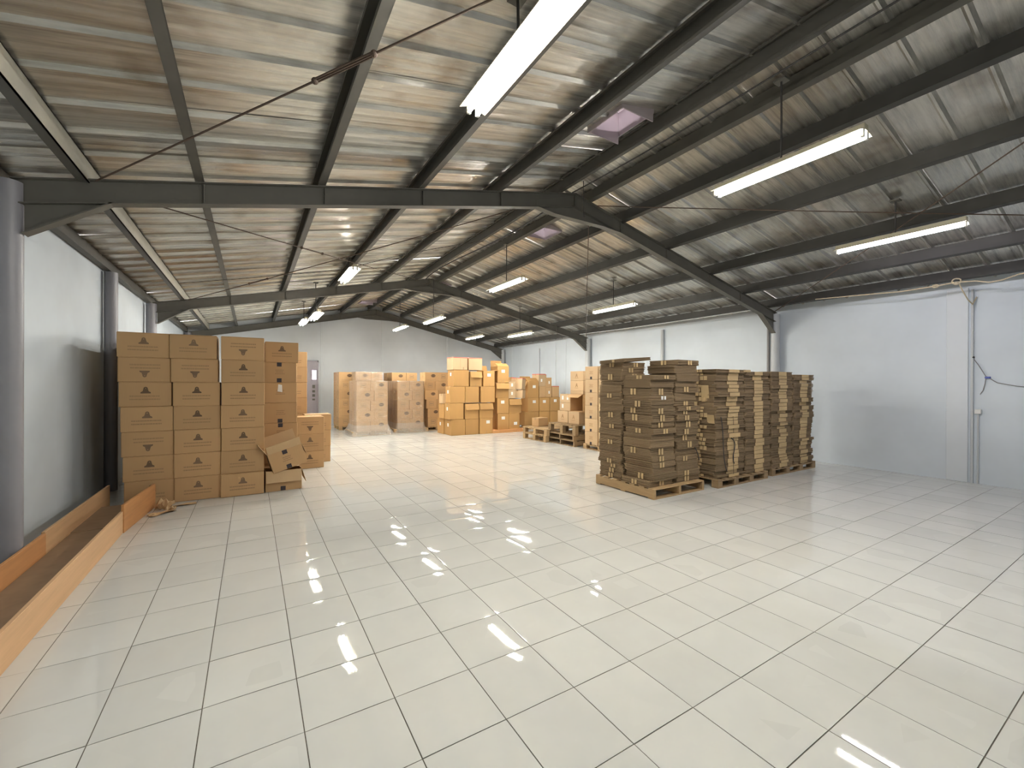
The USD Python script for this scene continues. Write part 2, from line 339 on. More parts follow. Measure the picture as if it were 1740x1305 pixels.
# ---------------------------------------------------------------- steel: portal frames, purlins, bracing
def ibeam(p0, p1, h=.2, w=.1):
    p0, p1 = np.array(p0, float), np.array(p1, float); d = (p1-p0)/np.linalg.norm(p1-p0); n = np.cross(d, (0, 1., 0)); n *= np.sign(n[2])
    return cat_(beam(p0-n*h/2, p1-n*h/2, .008, h-.012, n), beam(p0-n*.005, p1-n*.005, w, .009, n), beam(p0-n*(h-.005), p1-n*(h-.005), w, .009, n))
def plate(pts, y, w=.1, t=.012, flange=None):
    m = xz(ext(Polygon(pts), t), y+t/2); ms = [m]
    for a, b in (flange or []): ms.append(beam((a[0], y, a[1]), (b[0], y, b[1]), w, .010))
    return cat_(*ms)
XCL, XCR = -3.085, 8.19
def frame(y, label, xl=XCL, xr=XCR):
    t = thing('portal_frame', label, 'steel frame', (0, y, 0), group=None)
    for xc in (xl, xr): obj('column', cyl((xc, 0, 0), (xc, 0, ztop(xc)-.02), .085, 20), COLUMN if xc < 0 else COLUMN_PALE, t, 40)
    for xc in (xl, xr): obj('base_plate', cbx(xc-.088, xc+.088, -.13, .13, 0, .012, .002), STEEL, t)
    obj('rafter', ibeam((xl+.02, 0, ztop(xl+.02)), (XRIDGE, 0, ZRIDGE)), STEEL, t)
    obj('rafter', ibeam((xr-.02, 0, ztop(xr-.02)), (XRIDGE, 0, ZRIDGE)), STEEL, t)
    a, b = (xl+.09, 2.70), (xl+.62, ztop(xl+.62)-.19)
    obj('haunch', plate([(xl+.09, ztop(xl+.09)-.1), a, b, (xl+.62, ztop(xl+.62)-.1)], 0, flange=[(a, b)]), STEEL, t)
    a, b = (xr-.09, 2.64), (xr-.62, ztop(xr-.62)-.19)
    obj('haunch', plate([(xr-.09, ztop(xr-.09)-.1), a, b, (xr-.62, ztop(xr-.62)-.1)], 0, flange=[(a, b)]), STEEL, t)
    q0, q1, q2, q3 = (1.95, ztop(1.95)-.195), (2.25, 3.945), (3.15, 3.945), (3.55, ztop(3.55)-.195)
    obj('apex_plate', plate([(1.95, ztop(1.95)-.1), q0, q1, q2, q3, (3.55, ztop(3.55)-.1), (XRIDGE, ZRIDGE-.02)], 0, flange=[(q0, q1), (q1, q2), (q2, q3)]), STEEL, t)
    for xs in (-1.78, -.75, .32, 1.38, XRIDGE, 3.55, 4.65, 5.85, 6.85):
        obj('stiffener', beam((xs, -.03, ztop(xs)-.1), (xs, .03, ztop(xs)-.1), .01, .17), STEEL, t)
frame(3.58, 'nearest dark steel portal frame, from the grey column at the far left edge', -3.02)
frame(9.55, 'middle dark steel portal frame, its column rising behind the left carton stack')
frame(15.2, 'farthest dark steel portal frame, lying against the back wall')

def purlin(x, label, side, m=PURLIN, depth=PD, fl=.065, name='purlin', z=None):
    z0 = ztop(x) if z is None else z; s = SL if x < XRIDGE else SR; o = side
    t = thing(name, label, 'purlin', (x, 0, z0), group=None, tilt=(0, -math.degrees(math.atan(s)), 0))
    y0, y1 = YF, YB
    obj('web', bx(-.003, .003, y0, y1, 0, depth), m, t)
    obj('bottom_flange', bx(min(0, o*fl), max(0, o*fl), y0, y1, 0, .005), m, t)
    obj('top_flange', bx(min(0, o*fl), max(0, o*fl), y0, y1, depth-.005, depth), m, t)
    obj('lip', cat_(bx(o*fl-.002, o*fl+.002, y0, y1, 0, .02), bx(o*fl-.002, o*fl+.002, y0, y1, depth-.02, depth)), m, t)
    return t
LN = ['nearest the left wall', 'second from the left wall', 'third from the left wall', 'fourth from the left wall']
for x, w in zip((-1.78, -.75, .32, 1.38), LN): purlin(x, f'dark steel purlin on the left slope, {w}', -1)
purlin(2.36, 'dark steel ridge purlin, left one of the pair', -1, depth=.16)
purlin(2.86, 'dark steel ridge purlin, right one of the pair', 1, depth=.16)
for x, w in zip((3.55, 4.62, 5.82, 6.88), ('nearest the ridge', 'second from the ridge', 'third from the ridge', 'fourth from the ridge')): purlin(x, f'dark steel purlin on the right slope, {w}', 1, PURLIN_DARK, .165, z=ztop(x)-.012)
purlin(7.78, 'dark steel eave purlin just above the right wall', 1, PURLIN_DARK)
eb = thing('eave_beam', 'pale painted eave beam running along the left slope beside the wall', 'beam', (-2.56, 0, ztop(-2.56)-.02))
obj('web', bx(-.005, .005, YF, YB, 0, .17), EAVE, eb); obj('flange', bx(-.07, .005, YF, YB, 0, .008), PURLIN, eb); obj('flange', bx(-.07, .005, YF, YB, .162, .17), PURLIN, eb)
pl = thing('wall_plate_beam', 'brown beam along the top of the left wall under the roof', 'beam', (-3.14, 0, ztop(-3.14)+.02))
obj('web', bx(-.04, .04, YF, YB, 0, .12), PURLIN, pl)

def rod(a, b, label, tb=(.42, .58), sag=.02, r=.007):
    a, b = np.array(a, float), np.array(b, float)
    t = thing('brace_rod', label, 'brace rod', a); d = b-a
    pts = [d*s-np.array((0, 0, sag*4*s*(1-s))) for s in np.linspace(0, 1, 13)]
    obj('rod', tube(pts, r, 6), RUST, t)
    if tb:
        p, q = (d*s-np.array((0, 0, sag*4*s*(1-s))) for s in tb)
        e = (q-p)/np.linalg.norm(q-p); sd = np.cross(e, (0, 0, 1)); sd /= np.linalg.norm(sd)
        obj('turnbuckle', cat_(tube([p+sd*.014, (p+q)/2+sd*.016, q+sd*.014], .006), tube([p-sd*.014, (p+q)/2-sd*.016, q-sd*.014], .006)), RUST, t)
        obj('nut', cat_(*[trimesh.creation.icosphere(1, .022).apply_translation(x) for x in (p, q)]), RUST, t)
zz = lambda x, d=-.03: ztop(x)+d
rod((-2.5, 3.5, zz(-2.5)), (2.3, -2.4, zz(2.3)), 'rusty brace rod with turnbuckle crossing the near left roof bay', (.30, .36))
rod((-2.5, 3.68, zz(-2.5)), (2.3, 9.45, zz(2.3)), 'rusty brace rod running right and away in the middle left bay', (.36, .43))
rod((-2.5, 9.45, zz(-2.5)), (2.3, 3.68, zz(2.3)), 'rusty brace rod running left and away in the middle left bay', (.22, .28))
rod((3.0, 3.5, zz(3.0)), (8.0, -2.4, zz(8.0)), 'rusty brace rod in the near right bay from ridge to eave', None)
rod((8.0, 3.5, zz(8.0)), (3.0, -2.4, zz(3.0)), 'rusty brace rod in the near right bay crossing the other', None)
rod((3.0, 3.68, zz(3.0)), (8.0, 9.45, zz(8.0)), 'thin brace rod in the middle right bay, ridge end nearer', None)

# ---------------------------------------------------------------- lamps
def lamp_proto(tubes, cool=False):
    def b(t):
        h = .625
        pro = [(-.105, -.022), (-.045, .0), (.045, .0), (.105, -.022), (.103, -.027), (.043, -.006), (-.043, -.006), (-.103, -.027)]
        m = ext(Polygon(pro), 2*h); M = np.array([[1, 0, 0, 0], [0, 0, 1, -h], [0, 1, 0, 0], [0, 0, 0, 1.]]); m.apply_transform(M); m.fix_normals()
        obj('reflector', m, ENAMEL, t)
        obj('housing', cbx(-.035, .035, -h, h, .0, .045, .005), ENAMEL, t)
        for x in ((-.035, .035) if tubes == 2 else (0,)):
            obj('tube', cyl((x, -h+.03, -.046), (x, h-.03, -.046), .014, 12), TUBE_COOL if cool else TUBE, t, 40)
            for s in (-1, 1): obj('lamp_holder', cbx(x-.014, x+.014, s*(h-.015)-.012, s*(h-.015)+.012, -.064, -.004, .003), CAP, t)
    return b
def hanger(t, top, y=0.):
    obj('hanger_rod', tube([(0, y, .045), (.004, y, top*.5), (0, y, top-.03)], .009, 6), WIRE, t); obj('hanger_plate', cbx(-.05, .05, y-.05, y+.05, top-.03, top-.012, .003), STEEL, t)
def lamp(x, y, z, label, tubes=2, cool=False, drop=True, rz=0.):
    t = thing('light_fixture', label, 'light', (x, y, z), rz, 'twin tube lamps hanging under the roof' if False else None)
    lamp_proto(tubes, cool)(t)
    if drop:
        top = max(.1, (ztop(x)+PD+.012 if abs(x-XRIDGE) > .4 else ZRIDGE-.03)-z)
        hanger(t, top, 0.)
lamp(-.02, .93, 3.575, 'bright twin tube lamp at the top centre, largest in the picture')
lamp(2.65, .73, 3.52, 'bright twin tube lamp hanging under the ridge near the right')
lamp(5.42, .76, 3.385, 'single bluish tube lamp at the right, nearest the right wall', 1, True)
lamp(.20, 7.45, 3.66, 'twin tube lamp seen end on over the left carton stack')
lamp(2.86, 5.92, 3.50, 'twin tube lamp under the ridge in the middle bay')
lamp(5.42, 5.6, 3.24, 'twin tube lamp on the right slope above the flat carton stacks')
lamp(-.13, 9.6, 3.12, 'twin tube lamp far left, right one of the close pair')
lamp(2.65, 9.3, 3.21, 'twin tube lamp under the ridge beside the middle frame apex')
lamp(5.42, 9.45, 3.025, 'twin tube lamp in front of the middle frame above the far cartons')
lamp(-.13, 12.3, 3.31, 'twin tube lamp far left, left one of the close pair')
lamp(2.65, 12.25, 3.325, 'twin tube lamp under the ridge closest to the back wall')
lamp(5.42, 12.5, 3.215, 'twin tube lamp on the right slope closest to the back wall')

# ---------------------------------------------------------------- cartons
def emblem_poly():
    base = sbox(-.062, -.045, .062, -.026); body = Polygon([(-.04, -.026), (-.03, .012), (-.024, .03), (.024, .03), (.03, .012), (.04, -.026)]); top = Point(0, .028).buffer(.026, 8)
    wing = Polygon([(-.062, -.026), (-.035, -.026), (-.03, -.008)]).union(Polygon([(.062, -.026), (.035, -.026), (.03, -.008)]))
    eye = Point(0, .03).buffer(.006, 4)
    from shapely import affinity
    return affinity.scale(union_all([base, body, top, wing]).difference(eye), .80, .84, origin=(0, 0))
def deer_poly():
    return union_all([Polygon([(-.05, -.05), (-.012, .05), (.012, .05), (.05, -.05), (.026, -.05), (.012, -.012), (-.012, -.012), (-.026, -.05)]), sbox(-.035, -.022, .035, -.010)])
def lines_poly(w, h, rnd):
    out, x = [], -w/2
    while x < w/2-.012:
        l = min(rnd.uniform(.012, .032), w/2-x); out.append(sbox(x, -h/2, x+l*.86, h/2)); x += l
    return union_all(out)
def face_mesh(poly, face, sx, sy, u, v, flip=False, th=.0006):
    m = cat_(*[ext(g, th) for g in getattr(poly, 'geoms', [poly])])
    if flip: m.apply_transform(trimesh.transformations.rotation_matrix(math.pi, (0, 0, 1)))
    m.apply_translation((u, v, 0))
    M = {'F': [[1, 0, 0, 0], [0, 0, -1, -sy/2], [0, 1, 0, 0]], 'L': [[0, 0, -1, -sx/2], [-1, 0, 0, 0], [0, 1, 0, 0]], 'R': [[0, 0, 1, sx/2], [1, 0, 0, 0], [0, 1, 0, 0]], 'B': [[-1, 0, 0, 0], [0, 0, 1, sy/2], [0, 1, 0, 0]]}[face]
    m.apply_transform(np.array(M+[[0, 0, 0, 1.]], float)); return m
def carton_parts(t, sx, sy, h, style, m=KRAFT, decals=(), open_=None):
    """open_: None or 'F'/'L' (a flap hangs folded out over that face), 'up' (flaps stand up), 'lie' (opening towards -x)"""
    rnd = random.Random(hash((round(sx, 3), round(h, 3), style)) % 1000 if False else int(sx*1000+h*77))
    ft = .005; hb = h-ft
    if open_ is None:
        obj('body', cbx(-sx/2, sx/2, -sy/2, sy/2, 0, hb, .006), m, t)
        for s in (-1, 1): obj('flap', bx(-sx/2+.003, sx/2-.003, min(s*.003, s*(sy/2-.002)), max(s*.003, s*(sy/2-.002)), hb, h), m, t)
        obj('tape', bx(-sx/2-.0012, sx/2+.0012, -.024, .024, h-.0002, h+.0006).union(bx(0, 0.001, 0, .001, h, h+.0005)) if False else cat_(bx(-sx/2-.0008, sx/2+.0008, -.024, .024, h, h+.0006), bx(-sx/2-.0008, -sx/2, -.024, .024, h-.06, h), bx(sx/2, sx/2+.0008, -.024, .024, h-.06, h)), TAPE, t)
    else:
        wt = .007
        obj('body', cat_(cbx(-sx/2, sx/2, -sy/2, -sy/2+wt, 0, h, .002), cbx(-sx/2, sx/2, sy/2-wt, sy/2, 0, h, .002), cbx(-sx/2, -sx/2+wt, -sy/2+wt, sy/2-wt, 0, h, .002), cbx(sx/2-wt, sx/2, -sy/2+wt, sy/2-wt, 0, h, .002), bx(-sx/2+wt, sx/2-wt, -sy/2+wt, sy/2-wt, 0, wt)), m, t)
        fl = sy*.42; fs = min(sx*.45, sy*.5)
        def flap(edge, ang, ln):
            w = (sx if edge in 'FB' else sy)-.012
            q = cbx(-w/2, w/2, 0, ln, -.0025, .0025, .001)
            q.apply_transform(trimesh.transformations.rotation_matrix(math.radians(ang), (1, 0, 0)))
            q.apply_transform(trimesh.transformations.rotation_matrix({'F': math.pi, 'B': 0, 'L': math.pi/2, 'R': -math.pi/2}[edge], (0, 0, 1)))
            q.apply_translation({'F': (0, -sy/2-.004, h), 'B': (0, sy/2+.004, h), 'L': (-sx/2-.004, 0, h), 'R': (sx/2+.004, 0, h)}[edge]); return q
        A = {'F': dict(F=-72, B=180), 'FR': dict(F=-72, B=180, R=-74), 'L': dict(F=-20, B=20, L=-70, R=10), 'up': dict(F=95, B=82, L=30, R=40), 'wide': dict(B=66, R=14), 'lid': dict(F=62, B=78, L=70, R=-82), 'back': dict(B=86, F=150), 'peak': dict(B=70, L=-65, F=140)}[open_]
        for e, a in A.items(): obj('flap', flap(e, a, fl if e in 'FB' else fs), KRAFT_IN if m is KRAFT else m, t)
    if style in ('tree', 'tree_down'):
        fl_ = style == 'tree_down'; s = -1 if fl_ else 1; c = h*.5
        obj('emblem', face_mesh(emblem_poly(), 'F', sx, sy, 0, c+s*h*.16, fl_), INK, t)
        for dv, w in ((-.07, .30), (-.20, .30)): obj('print_line', face_mesh(lines_poly(w*sx/.5, .016, rnd), 'F', sx, sy, 0, c+s*h*dv, fl_), INK_SOFT, t)
        side_end(t, sx, sy, h, 'R', rnd)
    if style.startswith('end'):
        side_end(t, sx, sy, h, 'F', rnd, style)
    if style == 'oval':
        obj('oval_mark', face_mesh(union_all([Point(0, 0).buffer(1, 14)]), 'F', 1, 1, 0, 0) if False else face_mesh(oval_poly(), 'F', sx, sy, sx*.12, h*.62), INK_DARK, t)
        obj('print_line', face_mesh(lines_poly(sx*.7, .01, rnd), 'F', sx, sy, 0, h*.14), INK_GREY, t)
        obj('side_mark', face_mesh(sbox(-.025, -.04, .025, .04), 'L', sx, sy, .02, h*.55), INK_SOFT, t)
    if style == 'faint':
        obj('stamp', face_mesh(sbox(-.075, -.065, .075, .065).difference(sbox(-.062, -.052, .062, .052)).union(sbox(-.05, -.02, .05, .02)), 'F', sx, sy, 0, h*.55), INK_GREY, t)
        obj('side_mark', face_mesh(sbox(-.03, -.03, .03, .03), 'L', sx, sy, 0, h*.5), INK_SOFT, t)
    if style == 'deer':
        for u in ((0,) if sx < .5 else (0,)): obj('emblem', face_mesh(deer_poly(), 'F', sx, sy, u, h*.55), INK_SOFT, t)
        obj('print_line', face_mesh(lines_poly(.16, .01, rnd), 'F', sx, sy, 0, h*.28), INK_SOFT, t)
    for kind, face, u, v, w, hh in decals:
        mm = {'label': PAPER, 'rim': RED, 'seam': INK_GREY, 'stamp': INK_SOFT, 'dark': TAPE_DARK}[kind]
        nm = {'label': 'paper_label', 'rim': 'red_edge', 'seam': 'tape_end', 'stamp': 'stamp', 'dark': 'dark_tape'}[kind]
        if kind == 'rim':
            obj(nm, cat_(*[face_mesh(sbox(-ww/2, -hh/2, ww/2, hh/2), f, sx, sy, 0, h-hh/2-.004) for f, ww in (('F', sx-.012), ('L', sy-.012), ('R', sy-.012), ('B', sx-.012))]), mm, t)
        else: obj(nm, face_mesh(sbox(-w/2, -hh/2, w/2, hh/2), face, sx, sy, u, v, th=.001), mm, t)
def oval_poly():
    from shapely import affinity
    o = affinity.scale(Point(0, 0).buffer(1, 14), .075, .052)
    return union_all([o.difference(affinity.scale(o, .86, .82)), affinity.scale(o, .8, .74).difference(sbox(-.05, -.005, .05, .005))])
def side_end(t, sx, sy, h, face, rnd, style='end'):
    top = style in ('end', 'end_top'); 
    if top: obj('dark_tape', face_mesh(sbox(-.032, -.03, .032, .03), face, sx, sy, -.01, h-.034, th=.001), TAPE_DARK, t)
    if style in ('end', 'end_bottom'): obj('dark_tape', face_mesh(sbox(-.032, -.03, .032, .03), face, sx, sy, -.01, .034, th=.001), TAPE_DARK, t)
    obj('print_line', cat_(*[face_mesh(lines_poly(w, .012, rnd), face, sx, sy, 0, h*.5+dv) for dv, w in ((.035, .12), (.008, .11), (-.02, .13))]), INK_SOFT, t)
    if style == 'end_film': obj('film_patch', face_mesh(Polygon([(-.03, -.05), (.035, -.06), (.03, .05), (-.02, .06)]), face, sx, sy, -.01, h*.72, th=.001), PAPER, t)

def put(key, sx, sy, h, style, label, loc, rz=0., m=KRAFT, group=None, decals=(), open_=None, tilt=None, name='carton'):
    k = (key, round(sx, 3), round(sy, 3), round(h, 3), style, open_, decals, str(m.GetPath()))
    return make(k, lambda t: carton_parts(t, sx, sy, h, style, m, decals, open_), name, label, 'carton', loc, rz, group, tilt)

cr = random.Random(11)
# left stack: three full columns of seven, emblem side to the camera
G = 'cartons in the left stack'
H = .309
COLS = [(-2.78, -2.262, 5.66), (-2.255, -1.765, 5.64), (-1.752, -1.25, 5.60)]
DOWN = {(0, 5), (0, 2), (1, 5), (2, 6)}
CN = ['leftmost', 'second', 'third']
for c, (x0, x1, yf) in enumerate(COLS):
    for r in range(7):
        top_shift = -.035*(r-3)/3 if c == 0 else (-.02*(r-3)/3-(.022 if r > 4 else 0) if c == 1 else 0)
        put('ls', .50 if c else .51, .40, H, 'tree_down' if (c, r) in DOWN else 'tree', f'brown carton, {nth(r)} from the floor in the {CN[c]} column of the left stack',
            ((x0+x1)/2+top_shift+cr.uniform(-.006, .006), yf+.2+cr.uniform(-.008, .012), r*H), cr.uniform(-.8, .8), KRAFT, G)
for k in range(6):
    for r in range(7):
        put('ls', .50, .40, H, 'tree', f'brown carton, {nth(r)} from the floor, {nth(k)} row behind the leftmost column', (-2.53+cr.uniform(-.012, .012), 6.275+k*.412, r*H), cr.uniform(-.5, .5), KRAFT, G)
# fourth column set back, carton ends to the camera
for r, st in zip(range(2, 7), ('end_top', 'end_bottom', 'end_film', 'end', 'tree')):
    put('ls4', .45, .5, H, st, f'brown carton, taped end forward, {nth(r)} from the floor, behind the tilted open carton' if r < 6 else 'brown carton with emblem on top of the taped column in the left stack',
        (-1.025+(.012 if r == 6 else 0)+cr.uniform(-.006, .006), 6.12+.25, r*H), cr.uniform(-.8, .8), KRAFT, G)
for r in range(2):
    put('ls4', .45, .5, H, 'end', f'brown carton, {nth(r)} from the floor behind the open cartons at the left stack', (-1.03, 6.38, r*H), 0, KRAFT, G)
# cartons behind that column, their edges showing on its right
for r in range(7):
    put('ls5', .50, .40, H, 'tree', f'brown carton, {nth(r)} from the floor in the farthest column of the left stack', (-.70+cr.uniform(-.006, .006), 8.42, r*H), cr.uniform(-.5, .5), KRAFT, G)
for r in range(7):
    put('ls6', .45, .5, H, 'end', f'brown carton, {nth(r)} from the floor in the column just behind the taped ends', (-.93+cr.uniform(-.006, .006), 7.55, r*H), cr.uniform(-.5, .5), KRAFT, G)
# low stacks on the right of it
for r in range(3):
    put('ls7', .47, .40, H, ('tree', 'tree', 'tree_down')[r], f'brown carton, {("bottom", "middle", "top")[r]} one of three in the low stack right of the tilted carton', (-.505, 7.37, r*H), cr.uniform(-1, 1), KRAFT, G)
for r in range(3):
    put('ls8', .47, .40, H, 'tree', f'brown carton, {("bottom", "middle", "top")[r]} one of three in the rear low stack left of the aisle', (-.31+.006*r, 7.94, r*H), cr.uniform(-1, 1), KRAFT, G)
# open cartons: one on the floor, one tilted upon it
put('open1', .46, .40, .29, 'end_bottom', 'open brown carton on the floor with its flaps hanging out, under the tilted carton', (-1.01, 5.83, 0), 1.5, KRAFT, None, (), 'FR')
tl = put('open2', .45, .36, .29, 'end', 'open brown carton tilted to the left on top of the open floor carton', (-.94, 5.78, .345), 4, KRAFT, None, (), 'lid', tilt=(8, -17, 0))
# far pallet loads: oval-mark cartons
def load(x0, x1, yf, rows, z0, where, shift=(), depth=2, hh=.2965, skip=()):
    g = 'oval mark cartons on far pallets'; w = x1-x0
    for r in range(rows):
        wide = w*.56; a = (wide, w-wide) if r % 2 == 0 else (w-wide, wide)
        if r % 2 == 1: a = (w*.56, w*.44)
        else: a = (w*.44, w*.56)
        x = x0+(shift[r] if r < len(shift) else 0)
        for q, ww in enumerate(a):
            st = 'oval' if ww > w*.5 else 'faint'
            put('pl', ww-.006, .5, hh, st, f'{"oval mark" if st == "oval" else "faint stamp"} carton, {nth(r)} from bottom, {("left", "right")[q]}, {where}', (x+ww/2, yf+.25, z0+r*hh), cr.uniform(-.6, .6), KRAFT, g)
            x += ww
        if depth > 1:
            put('plb', w*.5, .5, hh, 'faint', f'brown carton, {nth(r)} from bottom, rear left, {where}', (x0+w*.25+(shift[r] if r < len(shift) else 0), yf+.775, z0+r*hh), 0, KRAFT, g)
# pallets
def pallet_parts(t, w, d, h, kind, m, runner_x=False):
    """deck boards run along y over stringers along x ('stringer'), or blocks ('block')"""
    bt = .016
    def B(n, *a): obj(n, cbx(*a, .0025), m, t)
    if kind == 'stringer':   # solid stringers along x at three depths... open sides face +-y ends
        for s in (0, .5, 1):
            x = -w/2+.022+s*(w-.044); B('stringer', x-.022, x+.022, -d/2, d/2, bt, h-bt)
        n = 7
        for k in range(n):
            y = -d/2+.05+k*(d-.1)/(n-1); B('deck_board', -w/2, w/2, y-.048, y+.048, h-bt, h)
        for s in (0, .5, 1):
            y = -d/2+.05+s*(d-.1); B('bottom_board', -w/2, w/2, y-.048, y+.048, 0, bt)
    else:
        nb = 4 if w > 1.25 else 3
        for k in range(nb):
            x = -w/2+.055+k*(w-.11)/(nb-1)
            for y in (-d/2+.055, 0, d/2-.055): B('block', x-.055, x+.055, y-.055, y+.055, bt, h-2*bt)
        for y in (-d/2+.055, 0, d/2-.055): B('bearer', -w/2, w/2, y-.055, y+.055, h-2*bt, h-bt); B('bottom_board', -w/2, w/2, y-.055, y+.055, 0, bt)
        n = 8
        for k in range(n):
            x = -w/2+.05+k*(w-.1)/(n-1); B('deck_board', x-.05, x+.05, -d/2, d/2, h-bt, h)
def pallet(x, y, z, w, d, h, kind, label, m=WOOD, rz=0.):
    k = ('pallet', w, d, h, kind, str(m.GetPath()))
    return make(k, lambda t: pallet_parts(t, w, d, h, kind, m), 'pallet', label, 'pallet', (x, y, z), rz)

A_H = .2965
pallet(1.52, 13.95, 0, 1.0, 1.0, .12, 'block', 'wooden pallet under the unwrapped load, farthest left of the far loads')
load(1.02, 1.98, 13.5, 6, .12, 'leftmost far pallet')
pallet(1.86, 13.17, 0, .92, .5, .12, 'block', 'wooden pallet hidden behind the wrapped load')
load(1.42, 2.28, 12.92, 6, .12, 'load just behind the wrapped pallet', depth=1)
pallet(3.06, 13.56, 0, .95, 1.0, .12, 'block', 'wooden pallet behind the second wrapped load')
load(2.62, 3.5, 13.06, 6, .12, 'load behind the second wrapped pallet')
pallet(3.84, 12.5, 0, .95, 1.0, .12, 'block', 'wooden pallet under the sloppy load beside the tall orange stack')
load(3.40, 4.22, 12.0, 6, .12, 'sloppy load right of the wrapped pallets', (.10, .09, .05, 0, 0, 0), 1)
pallet(1.62, 12.1, 0, 1.1, 1.1, .12, 'block', 'wooden pallet under the front wrapped load with spreading film')
load(1.19, 2.10, 11.62, 5, .12, 'front wrapped pallet')
pallet(2.88, 12.3, 0, 1.1, 1.1, .12, 'block', 'wooden pallet under the second wrapped load')
load(2.45, 3.29, 11.82, 5, .12, 'second wrapped pallet')

def film(x0, x1, y0, y1, zt, label, flare=.12, seed=1):
    """stretch film pulled round a load, gathered on top and spreading at the floor"""
    cx, cy = (x0+x1)/2, (y0+y1)/2; n = 96; v, f = [], []
    zs = [0.004, .02, .06, .12, .2, .3, .5, .8, 1.1, 1.35, zt-.05, zt+.004, zt+.012]
    for zi, z in enumerate(zs):
        ex = flare*max(0, 1-z/.34)**1.8+.006
        inset = 1. if zi < len(zs)-1 else .72
        hx, hy = (x1-x0)/2+ex, (y1-y0)/2+ex
        for k in range(n):
            a = 2*math.pi*(k+.5)/n; c, s = math.cos(a), math.sin(a); q = (abs(c)**14+abs(s)**14)**(-1/14)
            P = np.array([c*q*hx*inset, s*q*hy*inset, z])
            w = (noise(np.array([c*q*7+seed*9, s*q*7, z*4.5]))-.3)*(.012 if z > .3 else (.07*(1-z/.3)+.012))*(0 if zi >= len(zs)-2 else 1)
            rr = np.array([c*q, s*q, 0]); rr /= np.linalg.norm(rr); P = P+rr*max(w, -.002)
            v.append((cx+P[0], cy+P[1], P[2]))
    for i in range(len(zs)-1):
        for k in range(n):
            a, b = i*n+k, i*n+(k+1) % n; f += [(a, b, b+n), (a, b+n, a+n)]
    v.append((cx, cy, zt+.012)); c0 = (len(zs)-1)*n
    for k in range(n): f.append((c0+k, c0+(k+1) % n, len(v)-1))
    t = thing('stretch_wrap', label, 'plastic film'); v, f = np.array(v), np.array(f); low = f[:, :].max(1) < 6*n
    for nm, sel, mm in (('film_skirt', low, SKIRT), ('film_sheet', ~low, FILM)):
        g = trimesh.Trimesh(v, f[sel], process=False); g.remove_unreferenced_vertices(); obj(nm, g, mm, t, True)
film(1.17, 2.12, 11.6, 12.66, .12+5*A_H, 'clear stretch film round the front pallet load, spreading on the floor', .17, 1)
film(2.43, 3.32, 11.8, 12.87, .12+5*A_H, 'greyish stretch film round the second pallet load', .09, 2)
film(1.40, 2.31, 12.90, 13.44, .12+6*A_H, 'glossy stretch film round the taller load behind the front wrapped pallet', .02, 3)

# tall stack of large orange cartons
def big(x0, x1, yf, z0, z1, label, depth=.46, m=ORANGE, decals=(), open_=None, rz=0., tilt=None, group='large orange cartons', style='plain'):
    return put('big', x1-x0, depth, z1-z0, style, label, ((x0+x1)/2, yf+depth/2, z0), rz, m, group, decals, open_, tilt)
LS = lambda v=.33: (('label', 'L', .0, v, .10, .10),)
LF = lambda v=.35, u=.02: (('label', 'F', u, v, .125, .095),)
SEAM = (('seam', 'F', .0, .045, .012, .09),)
Y = 10.3
big(3.60, 4.04, Y, 0, .47, 'large orange carton, bottom left front of the tall stack', .52, decals=LS(.30))
big(4.05, 4.495, Y, 0, .47, 'large orange carton, bottom middle of the tall stack')
big(4.52, 4.96, Y-.03, 0, .475, 'large orange carton with white label, bottom right of the tall stack', decals=LF(.36, .06)+SEAM)
big(3.54, 3.99, Y, .475, .955, 'large orange carton with side label, second level left of the tall stack', .36, decals=LS(.31))
big(4.04, 4.49, Y, .475, .93, 'open orange carton with folded flap, second level middle of the tall stack', open_='F')
big(4.51, 4.97, Y-.02, .48, .93, 'open orange carton with folded flap, second level right of the tall stack', open_='F')
big(3.56, 4.03, Y, .958, 1.445, 'large orange carton with side label, third level left of the tall stack', .36, decals=LS(.33))
big(4.04, 4.50, Y, .958, 1.445, 'plain orange carton, third level middle of the tall stack')
big(4.56, 5.04, Y-.02, .958, 1.445, 'plain orange carton, third level right of the tall stack')
big(3.67, 4.16, Y, 1.449, 1.935, 'large orange carton with side label, fourth level left of the tall stack', decals=LS(.36))
big(4.20, 4.59, Y, 1.449, 1.90, 'open orange carton with folded flap, fourth level middle of the tall stack', decals=SEAM, open_='F')
big(4.65, 5.04, Y, 1.449, 1.925, 'orange carton with white label and raised flaps, fourth level right of the tall stack', decals=LF(.35, 0)+SEAM, open_='wide')
big(3.65, 4.12, Y+.02, 1.94, 2.32, 'pale carton with red edge on top of the tall stack, left', m=PALE, decals=(('rim', 'F', 0, 0, 0, .022), ('seam', 'F', 0, .19, .006, .36), ('seam', 'F', .10, .05, .03, .07)), group='pale cartons with red edges')
big(4.20, 4.64, Y+.04, 1.94, 2.32, 'pale carton with red edge on top of the tall stack, right', m=PALE, decals=(('rim', 'F', 0, 0, 0, .022),), rz=-6, group='pale cartons with red edges')
big(3.56, 4.00, Y+.54, 0, .47, 'large orange carton behind the bottom left corner of the tall stack', decals=LS(.3))
big(3.52, 3.97, Y+.40, .475, .93, 'orange carton behind the second level at the left of the tall stack', .4)
big(3.50, 3.80, Y+.42, .935, 1.22, 'small pale carton behind the third level at the left of the tall stack', .3, m=PALE)
